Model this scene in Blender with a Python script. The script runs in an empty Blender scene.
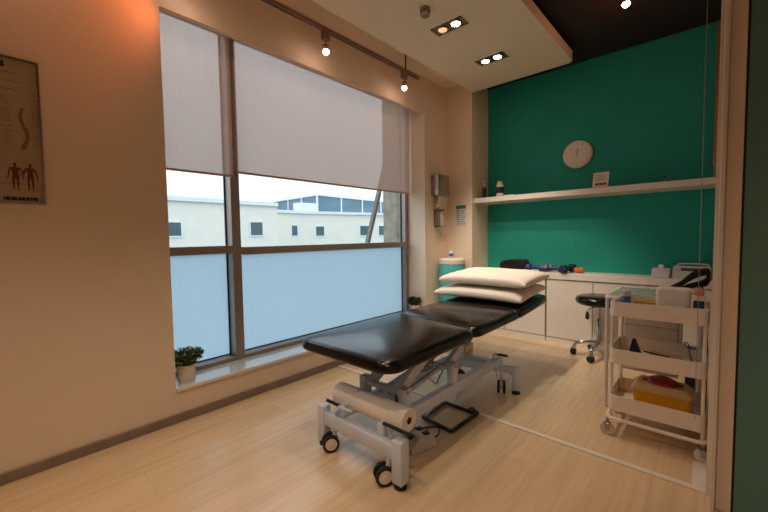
import bpy, bmesh, math, random
from mathutils import Vector, Matrix, noise
random.seed(7)
C = bpy.context.scene.collection
PI = math.pi

# ------------------------------------------------------------ materials
def lin(c):
    def f(v):
        v /= 255.0
        return v/12.92 if v <= .04045 else ((v+.055)/1.055)**2.4
    return (f(c[0]), f(c[1]), f(c[2]), 1)
def mat(name, rgb, rough=.5, metal=0, var=.06, scale=8, bump=0, spec=.5, coat=0, bscale=None, stretch=None):
    m = bpy.data.materials.new(name); m.use_nodes = True
    nt = m.node_tree; b = nt.nodes['Principled BSDF']
    b.inputs['Roughness'].default_value = rough; b.inputs['Metallic'].default_value = metal
    b.inputs['Specular IOR Level'].default_value = spec; b.inputs['Coat Weight'].default_value = coat
    tc = nt.nodes.new('ShaderNodeTexCoord'); n = nt.nodes.new('ShaderNodeTexNoise')
    mp = nt.nodes.new('ShaderNodeMapping')
    if stretch: mp.inputs['Scale'].default_value = stretch
    nt.links.new(tc.outputs['Object'], mp.inputs['Vector']); nt.links.new(mp.outputs[0], n.inputs['Vector'])
    n.inputs['Scale'].default_value = scale; n.inputs['Detail'].default_value = 4
    r = nt.nodes.new('ShaderNodeValToRGB'); c = lin(rgb)
    r.color_ramp.elements[0].color = tuple(max(0, v*(1-var)) for v in c[:3])+(1,)
    r.color_ramp.elements[1].color = tuple(min(1, v*(1+var)) for v in c[:3])+(1,)
    r.color_ramp.elements[0].position = .3; r.color_ramp.elements[1].position = .7
    nt.links.new(n.outputs['Fac'], r.inputs[0]); nt.links.new(r.outputs[0], b.inputs['Base Color'])
    if bump:
        n2 = nt.nodes.new('ShaderNodeTexNoise'); n2.inputs['Scale'].default_value = bscale or scale*6
        n2.inputs['Detail'].default_value = 5
        nt.links.new(mp.outputs[0], n2.inputs['Vector'])
        bp = nt.nodes.new('ShaderNodeBump'); bp.inputs['Strength'].default_value = bump; bp.inputs['Distance'].default_value = .004
        nt.links.new(n2.outputs['Fac'], bp.inputs['Height']); nt.links.new(bp.outputs[0], b.inputs['Normal'])
    return m
def emis(name, rgb, s):
    m = bpy.data.materials.new(name); m.use_nodes = True; nt = m.node_tree
    nt.nodes.clear(); e = nt.nodes.new('ShaderNodeEmission'); o = nt.nodes.new('ShaderNodeOutputMaterial')
    e.inputs[0].default_value = (*rgb, 1); e.inputs[1].default_value = s
    nt.links.new(e.outputs[0], o.inputs[0]); return m

M = {}
M['wall'] = mat('wall_paint', (228, 208, 184), .75, var=.02, scale=3, bump=.08, bscale=120)
M['green'] = mat('green_paint', (16, 148, 130), .7, var=.03, scale=3, bump=.08, bscale=120)
M['dark_ceiling'] = mat('dark_ceiling_paint', (30, 24, 23), .8, var=.1, scale=4)
M['soffit'] = mat('soffit_paint', (226, 216, 190), .8, var=.02, scale=3)
M['white'] = mat('white_laminate', (222, 212, 198), .4, var=.02, scale=5)
M['white_gloss'] = mat('white_sill_lacquer', (225, 225, 225), .10, var=.02, scale=5, spec=.8, coat=1)
M['baseboard'] = mat('brown_grey_skirting', (132, 116, 102), .35, metal=.0, var=.1, scale=12)
M['alu'] = mat('anodised_aluminium', (160, 146, 136), .38, metal=.6, var=.04, scale=20)
M['trackm'] = mat('champagne_track_metal', (150, 128, 116), .3, metal=.9, var=.05, scale=20)
M['steel'] = mat('brushed_steel', (165, 160, 155), .28, metal=1, var=.06, scale=40, stretch=(1, 1, 10))
M['chrome'] = mat('chrome', (205, 205, 208), .1, metal=1, var=.02)
M['copper'] = mat('copper_tinted_frame', (190, 140, 110), .25, metal=.9, var=.05)
M['powder'] = mat('grey_white_powder_coat', (206, 218, 236), .38, var=.03, scale=20)
M['black'] = mat('black_plastic', (20, 20, 22), .4, var=.15, scale=20)
M['rubber'] = mat('black_rubber', (18, 18, 18), .6, var=.15, scale=20)
M['hem'] = mat('blind_hem', (196, 160, 136), .8, var=.03, scale=30)
M['leather'] = mat('black_vinyl', (10, 9, 9), .2, var=.1, scale=30, bump=.03, bscale=350, spec=.42)
M['paper'] = mat('white_paper', (228, 220, 208), .8, var=.02, scale=20)
M['tissue'] = mat('rolled_couch_paper', (240, 236, 230), .85, var=.04, scale=40, bump=.2, bscale=80)
M['cotton'] = mat('cream_cotton', (228, 218, 202), .9, var=.03, scale=6, bump=.35, bscale=45)
M['trolley'] = mat('cream_steel_trolley', (232, 218, 204), .42, var=.02, scale=10)
M['yellow'] = mat('yellow_plastic', (228, 168, 22), .4, var=.04)
M['lidclear'] = mat('pale_translucent_plastic', (206, 170, 120), .25, var=.04)
M['red'] = mat('red_plastic', (150, 30, 28), .4, var=.06)
M['pink'] = mat('pink_plastic', (220, 120, 110), .4, var=.04)
M['blue'] = mat('blue_plastic', (30, 46, 100), .45, var=.08)
M['navy'] = mat('navy_vinyl', (22, 34, 62), .5, var=.1)
M['fabric_black'] = mat('black_cloth', (20, 18, 20), .9, var=.2, scale=30, bump=.3)
M['orange'] = mat('orange_rubber', (214, 110, 30), .5, var=.06)
M['teal'] = mat('teal_plastic', (70, 160, 155), .35, var=.04)
M['glass_green'] = mat('pale_green_glass_top', (206, 212, 186), .15, var=.02, coat=.5)
M['darkpanel'] = mat('dark_green_panel', (88, 138, 132), .35, var=.06, scale=2)
M['leaf'] = mat('succulent_leaf', (84, 108, 66), .5, var=.35, scale=30)
M['leaf2'] = mat('dark_plant_leaf', (46, 66, 40), .5, var=.35, scale=30)
M['soil'] = mat('potting_soil', (52, 38, 28), .95, var=.4, scale=60)
M['ceramic'] = mat('white_ceramic', (222, 210, 198), .35, var=.02)
M['bluelabel'] = mat('blue_label', (60, 110, 170), .5, var=.1, scale=60)
M['greenlabel'] = mat('green_label', (40, 120, 90), .6, var=.1, scale=60)
M['print_grey'] = mat('grey_print', (120, 110, 105), .8, var=.2, scale=60)
M['print_red'] = mat('red_brown_print', (122, 46, 40), .8, var=.25, scale=60)
M['print_black'] = mat('black_print', (14, 12, 12), .8, var=.1)
M['poster'] = mat('poster_paper', (168, 150, 122), .5, var=.03, scale=10)
M['stone'] = mat('grey_stone_cladding', (150, 140, 128), .9, var=.25, scale=9, bump=.5)
M['render'] = mat('pale_render', (222, 218, 204), .9, var=.03, scale=.8)
M['render2'] = mat('light_render', (214, 222, 224), .9, var=.03, scale=.8)
M['bglass'] = mat('blue_grey_cladding', (92, 118, 136), .4, var=.12, scale=.3)
M['bwin'] = mat('tinted_window_glass', (70, 92, 100), .15, var=.2, scale=.8)
M['asphalt'] = mat('asphalt', (90, 92, 95), .9, var=.1)
M['box'] = mat('light_grey_card', (200, 196, 192), .8, var=.04)
M['darkgrey'] = mat('dark_grey_plastic', (62, 66, 68), .5, var=.1)
M['bulb'] = emis('lit_bulb', (1, .78, .62), 28)
M['bulb_dim'] = emis('dim_bulb', (1, .35, .18), 1.4)

# floor: pale oak boards running away from the camera
def floor_mat():
    m = bpy.data.materials.new('oak_laminate'); m.use_nodes = True; nt = m.node_tree; L = nt.links.new
    b = nt.nodes['Principled BSDF']; b.inputs['Roughness'].default_value = .24; b.inputs['Specular IOR Level'].default_value = .5
    tc = nt.nodes.new('ShaderNodeTexCoord')
    mp = nt.nodes.new('ShaderNodeMapping'); mp.inputs['Rotation'].default_value = (0, 0, PI/2)
    br = nt.nodes.new('ShaderNodeTexBrick'); br.inputs['Scale'].default_value = 1
    br.inputs['Brick Width'].default_value = 1.2; br.inputs['Row Height'].default_value = .19
    br.inputs['Mortar Size'].default_value = .0012; br.inputs['Mortar Smooth'].default_value = .3
    br.offset = .37
    br.inputs['Color1'].default_value = lin((212, 184, 148)); br.inputs['Color2'].default_value = lin((220, 193, 158))
    br.inputs['Mortar'].default_value = lin((200, 177, 146))
    L(tc.outputs['Object'], mp.inputs[0]); L(mp.outputs[0], br.inputs[0])
    n = nt.nodes.new('ShaderNodeTexNoise'); mp2 = nt.nodes.new('ShaderNodeMapping'); mp2.inputs['Scale'].default_value = (22, 1.3, 1)
    n.inputs['Scale'].default_value = 1.6; n.inputs['Detail'].default_value = 6; n.inputs['Distortion'].default_value = .5
    L(tc.outputs['Object'], mp2.inputs[0]); L(mp2.outputs[0], n.inputs[0])
    r = nt.nodes.new('ShaderNodeValToRGB'); r.color_ramp.elements[0].color = (.90, .885, .86, 1); r.color_ramp.elements[1].color = (1.06, 1.05, 1.04, 1)
    r.color_ramp.elements[0].position = .3; r.color_ramp.elements[1].position = .68
    L(n.outputs['Fac'], r.inputs[0])
    mx = nt.nodes.new('ShaderNodeMixRGB'); mx.blend_type = 'MULTIPLY'; mx.inputs[0].default_value = 1
    L(br.outputs['Color'], mx.inputs[1]); L(r.outputs[0], mx.inputs[2]); L(mx.outputs[0], b.inputs['Base Color'])
    return m
M['floor'] = floor_mat()

def thin(name, tint, tr_w, kind):
    """thin sheet: clear window glass, frosted film, roller blind fabric"""
    m = bpy.data.materials.new(name); m.use_nodes = True; nt = m.node_tree; nt.nodes.clear(); L = nt.links.new
    o = nt.nodes.new('ShaderNodeOutputMaterial')
    if kind == 'clear':
        a = nt.nodes.new('ShaderNodeBsdfTransparent'); a.inputs[0].default_value = (*tint, 1)
        g = nt.nodes.new('ShaderNodeBsdfGlossy'); g.inputs['Roughness'].default_value = .03
        mx = nt.nodes.new('ShaderNodeMixShader'); mx.inputs[0].default_value = .04
        L(a.outputs[0], mx.inputs[1]); L(g.outputs[0], mx.inputs[2]); L(mx.outputs[0], o.inputs[0]); return m
    t = nt.nodes.new('ShaderNodeBsdfTranslucent'); d = nt.nodes.new('ShaderNodeBsdfDiffuse')
    tc = nt.nodes.new('ShaderNodeTexCoord'); n = nt.nodes.new('ShaderNodeTexNoise')
    L(tc.outputs['Object'], n.inputs[0])
    r = nt.nodes.new('ShaderNodeValToRGB')
    lo, hi = (.84, 1.0) if kind == 'blind' else (.97, 1.0)
    n.inputs['Scale'].default_value = 38 if kind == 'blind' else 4
    if kind == 'blind': n.inputs['Detail'].default_value = 8; n.inputs['Roughness'].default_value = .75
    r.color_ramp.elements[0].color = tuple(v*lo for v in tint)+(1,); r.color_ramp.elements[1].color = tuple(v*hi for v in tint)+(1,)
    L(n.outputs['Fac'], r.inputs[0]); L(r.outputs[0], t.inputs[0])
    mx = nt.nodes.new('ShaderNodeMixShader'); mx.inputs[0].default_value = tr_w
    if kind == 'blind':
        L(r.outputs[0], d.inputs[0])
    else:
        d.inputs[0].default_value = (.8, .82, .85, 1)
    L(d.outputs[0], mx.inputs[1]); L(t.outputs[0], mx.inputs[2])
    if kind == 'blind':
        a = nt.nodes.new('ShaderNodeBsdfTransparent'); a.inputs[0].default_value = (1, .88, .82, 1); m3 = nt.nodes.new('ShaderNodeMixShader'); m3.inputs[0].default_value = .16
        L(mx.outputs[0], m3.inputs[1]); L(a.outputs[0], m3.inputs[2]); L(m3.outputs[0], o.inputs[0])
    else: L(mx.outputs[0], o.inputs[0])
    return m
M['glass'] = thin('clear_glass', (.93, .98, 1.0), 0, 'clear')
M['frost'] = thin('frosted_film', (.63, .755, .82), .85, 'frost')
M['blind'] = thin('blind_fabric', (.80, .62, .54), .19, 'blind')

# ------------------------------------------------------------ helpers
def BM(): return bmesh.new()
def box(bm, x0, x1, y0, y1, z0, z1, bev=0, seg=2):
    r = bmesh.ops.create_cube(bm, size=1); vs = r['verts']
    for v in vs:
        v.co = Vector(((x0+x1)/2+v.co.x*(x1-x0), (y0+y1)/2+v.co.y*(y1-y0), (z0+z1)/2+v.co.z*(z1-z0)))
    if bev:
        es = list({e for v in vs for e in v.link_edges})
        r2 = bmesh.ops.bevel(bm, geom=es, offset=bev, segments=seg, profile=.5, affect='EDGES')
        vs = list({v for f in r2['faces'] for v in f.verts} | {v for v in vs if v.is_valid})
    return vs
def basis(d):
    d = d.normalized(); a = Vector((0, 0, 1)) if abs(d.z) < .95 else Vector((1, 0, 0))
    s = d.cross(a).normalized(); u = s.cross(d).normalized(); return s, u
def cyl(bm, p0, p1, r0, r1=None, n=16, cap=True):
    r1 = r0 if r1 is None else r1
    p0, p1 = Vector(p0), Vector(p1); s, u = basis(p1-p0); A = []; B = []
    for i in range(n):
        t = 2*PI*i/n; o = s*math.cos(t)+u*math.sin(t)
        A.append(bm.verts.new(p0+o*r0)); B.append(bm.verts.new(p1+o*r1))
    for i in range(n):
        j = (i+1) % n; bm.faces.new((A[i], A[j], B[j], B[i]))
    if cap: bm.faces.new(A[::-1]); bm.faces.new(B)
def beam(bm, p0, p1, w, h, up=(0, 0, 1)):
    p0, p1 = Vector(p0), Vector(p1); d = (p1-p0).normalized(); s = d.cross(Vector(up)).normalized(); u = s.cross(d).normalized()
    q = []
    for p in (p0, p1):
        q.append([bm.verts.new(p+s*a*w/2+u*b*h/2) for a, b in ((-1, -1), (1, -1), (1, 1), (-1, 1))])
    for i in range(4):
        j = (i+1) % 4; bm.faces.new((q[0][i], q[0][j], q[1][j], q[1][i]))
    bm.faces.new(q[0][::-1]); bm.faces.new(q[1])
def tube(bm, pts, r, n=8, closed=False, smooth=3):
    P = [Vector(p) for p in pts]
    if smooth:
        Q = []; N = len(P); rng = range(N if closed else N-1)
        for i in rng:
            a = P[(i-1) % N] if closed or i > 0 else P[0]; b = P[i]; c = P[(i+1) % N]; d = P[(i+2) % N] if closed or i < N-2 else P[-1]
            for k in range(smooth):
                t = k/smooth
                Q.append(.5*((2*b)+(c-a)*t+(2*a-5*b+4*c-d)*t*t+(3*b-a-3*c+d)*t**3))
        if not closed: Q.append(P[-1])
        P = Q
    N = len(P); rings = []
    up = None
    for i, p in enumerate(P):
        d = (P[(i+1) % N]-P[i-1]) if closed else (P[min(i+1, N-1)]-P[max(i-1, 0)])
        d.normalize()
        if up is None: s, up = basis(d)
        s = d.cross(up).normalized(); up = s.cross(d).normalized()
        rings.append([bm.verts.new(p+(s*math.cos(2*PI*k/n)+up*math.sin(2*PI*k/n))*r) for k in range(n)])
    for i in range(N if closed else N-1):
        A, B = rings[i], rings[(i+1) % N]
        for k in range(n):
            bm.faces.new((A[k], A[(k+1) % n], B[(k+1) % n], B[k]))
    if not closed: bm.faces.new(rings[0][::-1]); bm.faces.new(rings[-1])
def lathe(bm, prof, c=(0, 0, 0), n=32, axis='z'):
    rings = []
    for r, z in prof:
        ring = []
        for k in range(n):
            t = 2*PI*k/n; a, b = r*math.cos(t), r*math.sin(t)
            p = (a, b, z) if axis == 'z' else ((z, a, b) if axis == 'x' else (b, z, a))
            ring.append(bm.verts.new(Vector(c)+Vector(p)))
        rings.append(ring)
    for A, B in zip(rings, rings[1:]):
        for k in range(n): bm.faces.new((A[k], A[(k+1) % n], B[(k+1) % n], B[k]))
    if prof[0][0] > 1e-5: bm.faces.new(rings[0][::-1])
    if prof[-1][0] > 1e-5: bm.faces.new(rings[-1])
def prism(bm, pts, axis, a0, a1):
    """extrude a 2D outline (list of (u,v)) along axis"""
    def P(u, v, a): return {'x': (a, u, v), 'y': (u, a, v), 'z': (u, v, a)}[axis]
    A = [bm.verts.new(P(u, v, a0)) for u, v in pts]; B = [bm.verts.new(P(u, v, a1)) for u, v in pts]
    n = len(pts)
    bm.faces.new(A[::-1]); bm.faces.new(B)
    for i in range(n): bm.faces.new((A[i], A[(i+1) % n], B[(i+1) % n], B[i]))
def rrect(x0, x1, y0, y1, r, n=6):
    out = []
    for cx, cy, a in ((x1-r, y1-r, 0), (x0+r, y1-r, 90), (x0+r, y0+r, 180), (x1-r, y0+r, 270)):
        for i in range(n+1):
            t = math.radians(a+90*i/n); out.append((cx+r*math.cos(t), cy+r*math.sin(t)))
    return out
def obj(name, bm, m, parent=None, smooth=None, loc=None):
    bmesh.ops.remove_doubles(bm, verts=bm.verts, dist=1e-6)
    bmesh.ops.recalc_face_normals(bm, faces=bm.faces)
    me = bpy.data.meshes.new(name); bm.to_mesh(me); bm.free()
    if smooth is not None:
        for p in me.polygons: p.use_smooth = True
        if smooth < 180: me.set_sharp_from_angle(angle=math.radians(smooth))
    me.materials.append(M[m]); o = bpy.data.objects.new(name, me); C.objects.link(o)
    if parent is not None: o.parent = parent
    if loc: o.location = loc
    return o
def tag(o, label, cat, group=None):
    o['label'] = label; o['category'] = cat
    if group: o['group'] = group
    return o
def thing(name, label, cat, loc, group=None, rz=0):
    o = bpy.data.objects.new(name, None); C.objects.link(o); o.empty_display_size = .05
    o.location = loc; o.rotation_euler = (0, 0, rz)
    return tag(o, label, cat, group)
def dup(root, loc, label, rz=None, group=None):
    r = root.copy(); C.objects.link(r); r.location = loc; r['label'] = label
    if rz is not None: r.rotation_euler = (0, 0, rz)
    if group: r['group'] = group
    def rec(a, b):
        for ch in list(a.children):
            c = ch.copy(); C.objects.link(c); c.parent = b; rec(ch, c)
    rec(root, r); return r
def struct(name, bm, m, parent=None, **k):
    o = obj(name, bm, m, parent, **k); o['kind'] = 'structure'; return o
def text_mesh(name, s, size, m, parent, mtx, ext=.0008, offset=0.0, sx=1):
    cu = bpy.data.curves.new(name, 'FONT'); cu.body = s; cu.size = size; cu.extrude = ext; cu.align_x = 'CENTER'; cu.offset = offset
    t = bpy.data.objects.new(name, cu); C.objects.link(t)
    dg = bpy.context.evaluated_depsgraph_get(); me = bpy.data.meshes.new_from_object(t.evaluated_get(dg))
    bpy.data.objects.remove(t); bpy.data.curves.remove(cu)
    me.transform(Matrix.Diagonal((sx, 1, 1, 1))); me.transform(mtx)
    me.materials.clear(); me.materials.append(M[m])
    o = bpy.data.objects.new(name, me); C.objects.link(o); o.parent = parent; return o

# ------------------------------------------------------------ room shell
XR = 2.262; YB = 3.95; YP = 3.5735; XP = .312; ZC = 2.693; ZS = 2.558
Y1, Y2, ZW0, ZW1 = .711, 3.146, .2, 2.318
b = BM(); box(b, -.3, 3.5, -1.8, 4.1, -.1, 0); struct('floor', b, 'floor')
b = BM(); box(b, -.3, 3.5, -1.8, 4.1, ZC, ZC+.1); struct('ceiling', b, 'dark_ceiling')
b = BM(); box(b, 0, .9, -1.65, YP, ZC-.012, ZC); struct('ceiling_gap', b, 'wall')
b = BM()
box(b, -.3, 0, -1.8, Y1, 0, ZC); box(b, -.3, 0, Y2, 4.1, 0, ZC); box(b, -.3, 0, Y1, Y2, 0, ZW0-.02); box(b, -.035, 0, Y1, Y2, ZW1, ZC); box(b, -.31, -.035, Y1, Y2, ZW1+.16, ZC)
struct('wall_left', b, 'wall')
b = BM(); box(b, 0, XP, YP, YB, 0, ZC); struct('wall_corner', b, 'wall')
b = BM(); box(b, 0, XR+.1, YB, YB+.15, 0, ZC); struct('wall_back', b, 'green')
b = BM(); box(b, XR, XR+.1, 1.90, YB, 0, ZC); struct('wall_right', b, 'white')
b = BM(); box(b, 3.35, 3.5, -1.8, 1.86, 0, ZC); struct('wall_side', b, 'wall')
b = BM(); box(b, 0, 3.35, -1.8, -1.65, 0, ZC); struct('wall_front', b, 'wall')
# dropped ceiling panel
b = BM(); prism(b, [(XP+.008, -1.65), (1.30, -1.65), (1.30, YP-.03), (1.27, YP), (XP+.008, YP)], 'z', ZS, ZS+.085)
struct('ceiling_panel', b, 'soffit')
# skirting, with sill and track as trims
b = BM(); box(b, 0, .012, -1.65, YP, 0, .052, .002, 1); struct('baseboard_left', b, 'baseboard')
b = BM(); box(b, -.2, .012, Y1, Y2, ZW0-.02, ZW0, .003, 2); struct('trim_1', b, 'white_gloss')
b = BM(); box(b, .012, XR, 1.905, 1.935, 0, .006, .001, 1); struct('trim_2', b, 'white')
b = BM(); box(b, XR-.045, XR, 1.935, 2.15, 0, .005, .001, 1); struct('trim_3', b, 'white')
# right-hand sliding door: jamb + dark green leaf
b = BM(); box(b, XR+.012, 2.288, 1.80, 1.90, 0, ZC, .002, 1); struct('trim_4', b, 'white')
d = bpy.data.objects.new('door_1', None); C.objects.link(d); d['kind'] = 'structure'; d.location = (2.288, 1.85, 0)
b = BM(); box(b, .002, .045, -.025, .03, 0, ZC, .002, 1); obj('door_stile', b, 'trolley', d)
b = BM(); box(b, .045, .052, -.018, .022, 0, ZC); obj('door_seal', b, 'rubber', d)
b = BM(); box(b, .052, 1.06, -.02, .025, 0, ZC); obj('door_panel', b, 'darkpanel', d)

# ------------------------------------------------------------ window (frame, panes)
w = bpy.data.objects.new('window_1', None); C.objects.link(w); w['kind'] = 'structure'; w.location = (-.24, Y1, ZW0)
def W(bm): bmesh.ops.translate(bm, verts=bm.verts, vec=(.24, -Y1, -ZW0)); return bm
b = BM()
XF0, XF1 = -.30, -.2; XJ = -.224; ZF = ZW1+.16
for y0, y1 in ((Y1, Y1+.03), (Y2-.05, Y2)): box(b, XF0, XJ, y0, y1, ZW0, ZF, .002, 1)
box(b, XF0, XF1, Y1, Y2, ZW0, ZW0+.028, .002, 1); box(b, XF0, XJ, Y1, Y2, ZF-.03, ZF, .002, 1)
obj('window_frame', W(b), 'alu', w)
b = BM(); box(b, XF0, XF1+.002, 1.165, 1.228, ZW0+.028, ZF-.001, .002, 1); obj('mullion', W(b), 'alu', w)
for (y0, y1), (za, zb) in (((Y1+.03, 1.165), (.951, 1.004)), ((1.228, Y2-.05), (.938, .992))):
    b = BM(); box(b, XF0, XF1, y0, y1, za, zb, .002, 1); obj('transom', W(b), 'alu', w)
for (y0, y1), (za, zb) in (((Y1+.03, 1.165), (.951, 1.004)), ((1.228, Y2-.05), (.938, .992))):
    b = BM(); box(b, -.286, -.284, y0, y1, zb, ZF-.03); obj('clear_pane', W(b), 'glass', w)
    b = BM()
    if y0 > 1.2:   # corner of the film has peeled away near the mullion
        prism(b, [(y0, ZW0+.028), (y1, ZW0+.028), (y1, za), (y0+.055, za), (y0+.012, za-.055), (y0, za-.06)], 'x', -.286, -.284)
    else: box(b, -.286, -.284, y0, y1, ZW0+.028, za)
    obj('frosted_pane', W(b), 'frost', w)
    b = BM()
    for ya, yb, zc, zd in ((y0, y0+.008, ZW0+.028, zb+1.29), (y1-.008, y1, ZW0+.028, zb+1.29)):
        box(b, -.29, -.278, ya, yb, ZW0+.028, za); box(b, -.29, -.278, ya, yb, zb, ZF-.03)
    box(b, -.29, -.278, y0, y1, ZW0+.028, ZW0+.034)
    obj('gasket', W(b), 'rubber', w)
b = BM(); prism(b, [(1.262, .936), (1.266, .912), (1.256, .893), (1.243, .889), (1.240, .9)], 'x', -.275, -.269); obj('film_flap', W(b), 'darkgrey', w, smooth=40)

# roller blinds
def blind(y0, y1, zb, label):
    t = thing('roller_blind', label, 'blind', (-.185, (y0+y1)/2, ZW1+.14), 'roller blinds at the window')
    h = (y1-y0)/2; L = ZW1+.14-zb
    b = BM()
    n = 60; A = []
    for i in range(n+1):
        y = -h+2*h*i/n; dx = .0003*math.sin(i*1.3)+.0006*math.sin(i*.45)
        A.append((b.verts.new((dx*.2, y, -.035)), b.verts.new((dx, y, -L+.012))))
    for p, q in zip(A, A[1:]): b.faces.new((p[0], q[0], q[1], p[1]))
    obj('blind_fabric', b, 'blind', t, smooth=180)
    b = BM(); box(b, -.008, .008, -h, h, -L, -L+.014, .003, 2); obj('bottom_bar', b, 'hem', t, smooth=40)
    b = BM(); cyl(b, (-.0, -h, -.02), (-.0, h, -.02), .018, n=16); obj('roller', b, 'blind', t, smooth=40)
    return t
blind(Y1+.008, 1.184, 1.470, 'narrow beige roller blind over the left pane')
blind(1.210, Y2-.018, 1.50, 'wide beige roller blind over the large right pane')
# bead chain of the partition blind
b = BM(); N = 240
cyl(b, (0, 0, 0), (0, 0, 2.42), .0011, n=6)
for k in range(110):
    z = .011+k*.0218
    for x in (0,):
        bmesh.ops.create_icosphere(b, subdivisions=1, radius=.0024, matrix=Matrix.Translation((x, 0, z)))
tag(obj('bead_chain', b, 'alu', smooth=60, loc=(2.221, 1.95, ZC-2.42)), 'thin bead chain hanging in front of the trolley from the ceiling', 'chain')

# ------------------------------------------------------------ track lights
t = thing('lighting_track', 'slim metal lighting track hung along the window wall', 'light track', (.165, 2.0, 2.53))
b = BM(); box(b, -.017, .017, -3.2, .83, -.012, .012, .003, 1); obj('rail', b, 'trackm', t)
b = BM(); box(b, -.004, .004, -3.2, .83, -.0135, -.0115); obj('conductor_slot', b, 'black', t)
for y in (.64, -1.1):
    b = BM(); tube(b, [(0, y, .012), (.004, y-.004, .06), (-.002, y, .11), (0, y, ZC-2.53)], .006, 8); obj('hanger_cable', b, 'black', t, smooth=60)
def lamp_head(y, label, src=None):
    if src: return dup(src, (.165, y, 2.518), label)
    t = thing('track_spotlight', label, 'spotlight', (.165, y, 2.518), 'spotlights on the track')
    b = BM(); box(b, -.018, .018, -.030, .030, -.06, 0, .003, 2); obj('adapter', b, 'trackm', t)
    b = BM(); cyl(b, (0, 0, -.060), (0, 0, -.095), .006, n=12); beam(b, (-.02, 0, -.092), (.02, 0, -.092), .03, .006); obj('bracket', b, 'copper', t, smooth=40)
    b = BM(); lathe(b, [(.012, -.095), (.016, -.10), (.022, -.118), (.027, -.132), (.024, -.132), (.018, -.115), (.004, -.108)], n=24); obj('reflector', b, 'chrome', t, smooth=40)
    b = BM(); bmesh.ops.create_uvsphere(b, u_segments=16, v_segments=10, radius=.021, matrix=Matrix.Translation((0, 0, -.140))); obj('bulb', b, 'bulb', t, smooth=180)
    return t
l0 = lamp_head(1.73, 'lit track spotlight above the middle of the wide blind')
lamp_head(2.62, 'lit track spotlight nearest the far end of the track, by the black cable', l0)
lamp_head(.836, 'lit track spotlight at the top edge above the narrow blind', l0)
lamp_head(.05, 'lit track spotlight over the anatomy poster', l0)

# recessed twin downlights
def downlight(x, y, label, dim):
    t = thing('recessed_downlight', label, 'downlight', (x, y, ZS), 'recessed twin downlights in the ceiling panel', rz=.0)
    b = BM(); hx, hy = .125, .058
    for a in ((-hx, hx, -hy, -hy+.012), (-hx, hx, hy-.012, hy), (-hx, -hx+.02, -hy, hy), (hx-.02, hx, -hy, hy), (-.008, .008, -hy, hy)): box(b, *a, -.006, 0)
    obj('trim_frame', b, 'steel', t)
    b = BM(); box(b, -hx+.015, hx-.015, -hy+.01, hy-.01, -.0022, -.0002); obj('back_plate', b, 'steel', t)
    for i, sx in enumerate((-.055, .055)):
        b = BM(); lathe(b, [(.046, -.004), (.046, -.010), (.040, -.010), (.034, -.005), (.0, -.003)], (sx, 0, 0), 28); obj('lamp_reflector', b, 'steel', t, smooth=40)
        b = BM(); lathe(b, [(.0, -.014), (.018, -.0125), (.031, -.007), (.031, -.0045), (0, -.0042)], (sx, 0, 0), 24)
        obj('bulb', b, 'bulb_dim' if (dim and i == 0) else 'bulb', t, smooth=60)
    return t
downlight(.805, 2.345, 'recessed twin downlight nearer the smoke detector, one lamp unlit', True)
downlight(.805, 3.015, 'recessed twin downlight nearer the green wall, both lamps lit', False)
t = thing('smoke_detector', 'small round chrome detector under the dropped ceiling panel', 'detector', (.80, 2.06, ZS))
b = BM(); lathe(b, [(.034, 0), (.036, -.012), (.036, -.02)], n=28); obj('base', b, 'steel', t, smooth=40)
b = BM(); lathe(b, [(.03, -.02), (.034, -.026), (.034, -.042), (.026, -.05), (.0, -.05)], n=28); obj('sensor_head', b, 'steel', t, smooth=40)
t = thing('ceiling_spotlight', 'lit spotlight on the dark ceiling right of the panel', 'spotlight', (1.775, 3.03, ZC))
b = BM(); lathe(b, [(.04, 0), (.04, -.012), (.012, -.014), (.012, -.045)], n=24); obj('base', b, 'steel', t, smooth=40)
b = BM(); lathe(b, [(.012, -.045), (.028, -.05), (.034, -.085), (.030, -.085), (.014, -.06)], n=24); obj('lamp_housing', b, 'chrome', t, smooth=40)
b = BM(); bmesh.ops.create_uvsphere(b, u_segments=16, v_segments=10, radius=.022, matrix=Matrix.Translation((0, 0, -.086))); obj('bulb', b, 'bulb', t, smooth=180)

def lamp(name, typ, loc, e, col=(1, .60, .33), size=.03, rot=(0, 0, 0), cone=None, blend=.5):
    l = bpy.data.lights.new(name, typ); l.energy = e; l.color = col
    if typ in ('POINT', 'SPOT'): l.shadow_soft_size = size
    if typ == 'SPOT': l.spot_size = math.radians(cone); l.spot_blend = blend
    o = bpy.data.objects.new(name, l); C.objects.link(o); o.location = loc; o.rotation_euler = rot; return o
WARM = (1, .56, .28); WARM2 = (1, .78, .58); HALO = (1, .86, .71); RED = (1, .20, .05)
for y, e, g in ((1.73, 6, .12), (2.62, 6, .10), (.836, 5, .12), (.05, 5, .12)):
    lamp('track_lamp_light', 'SPOT', (.18, y, 2.345), e, WARM, .022, (0, math.radians(-34), 0), 84, .8)
    lamp('track_lamp_backglow', 'POINT', (.168, y, 2.342), g, RED, .02)
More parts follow.
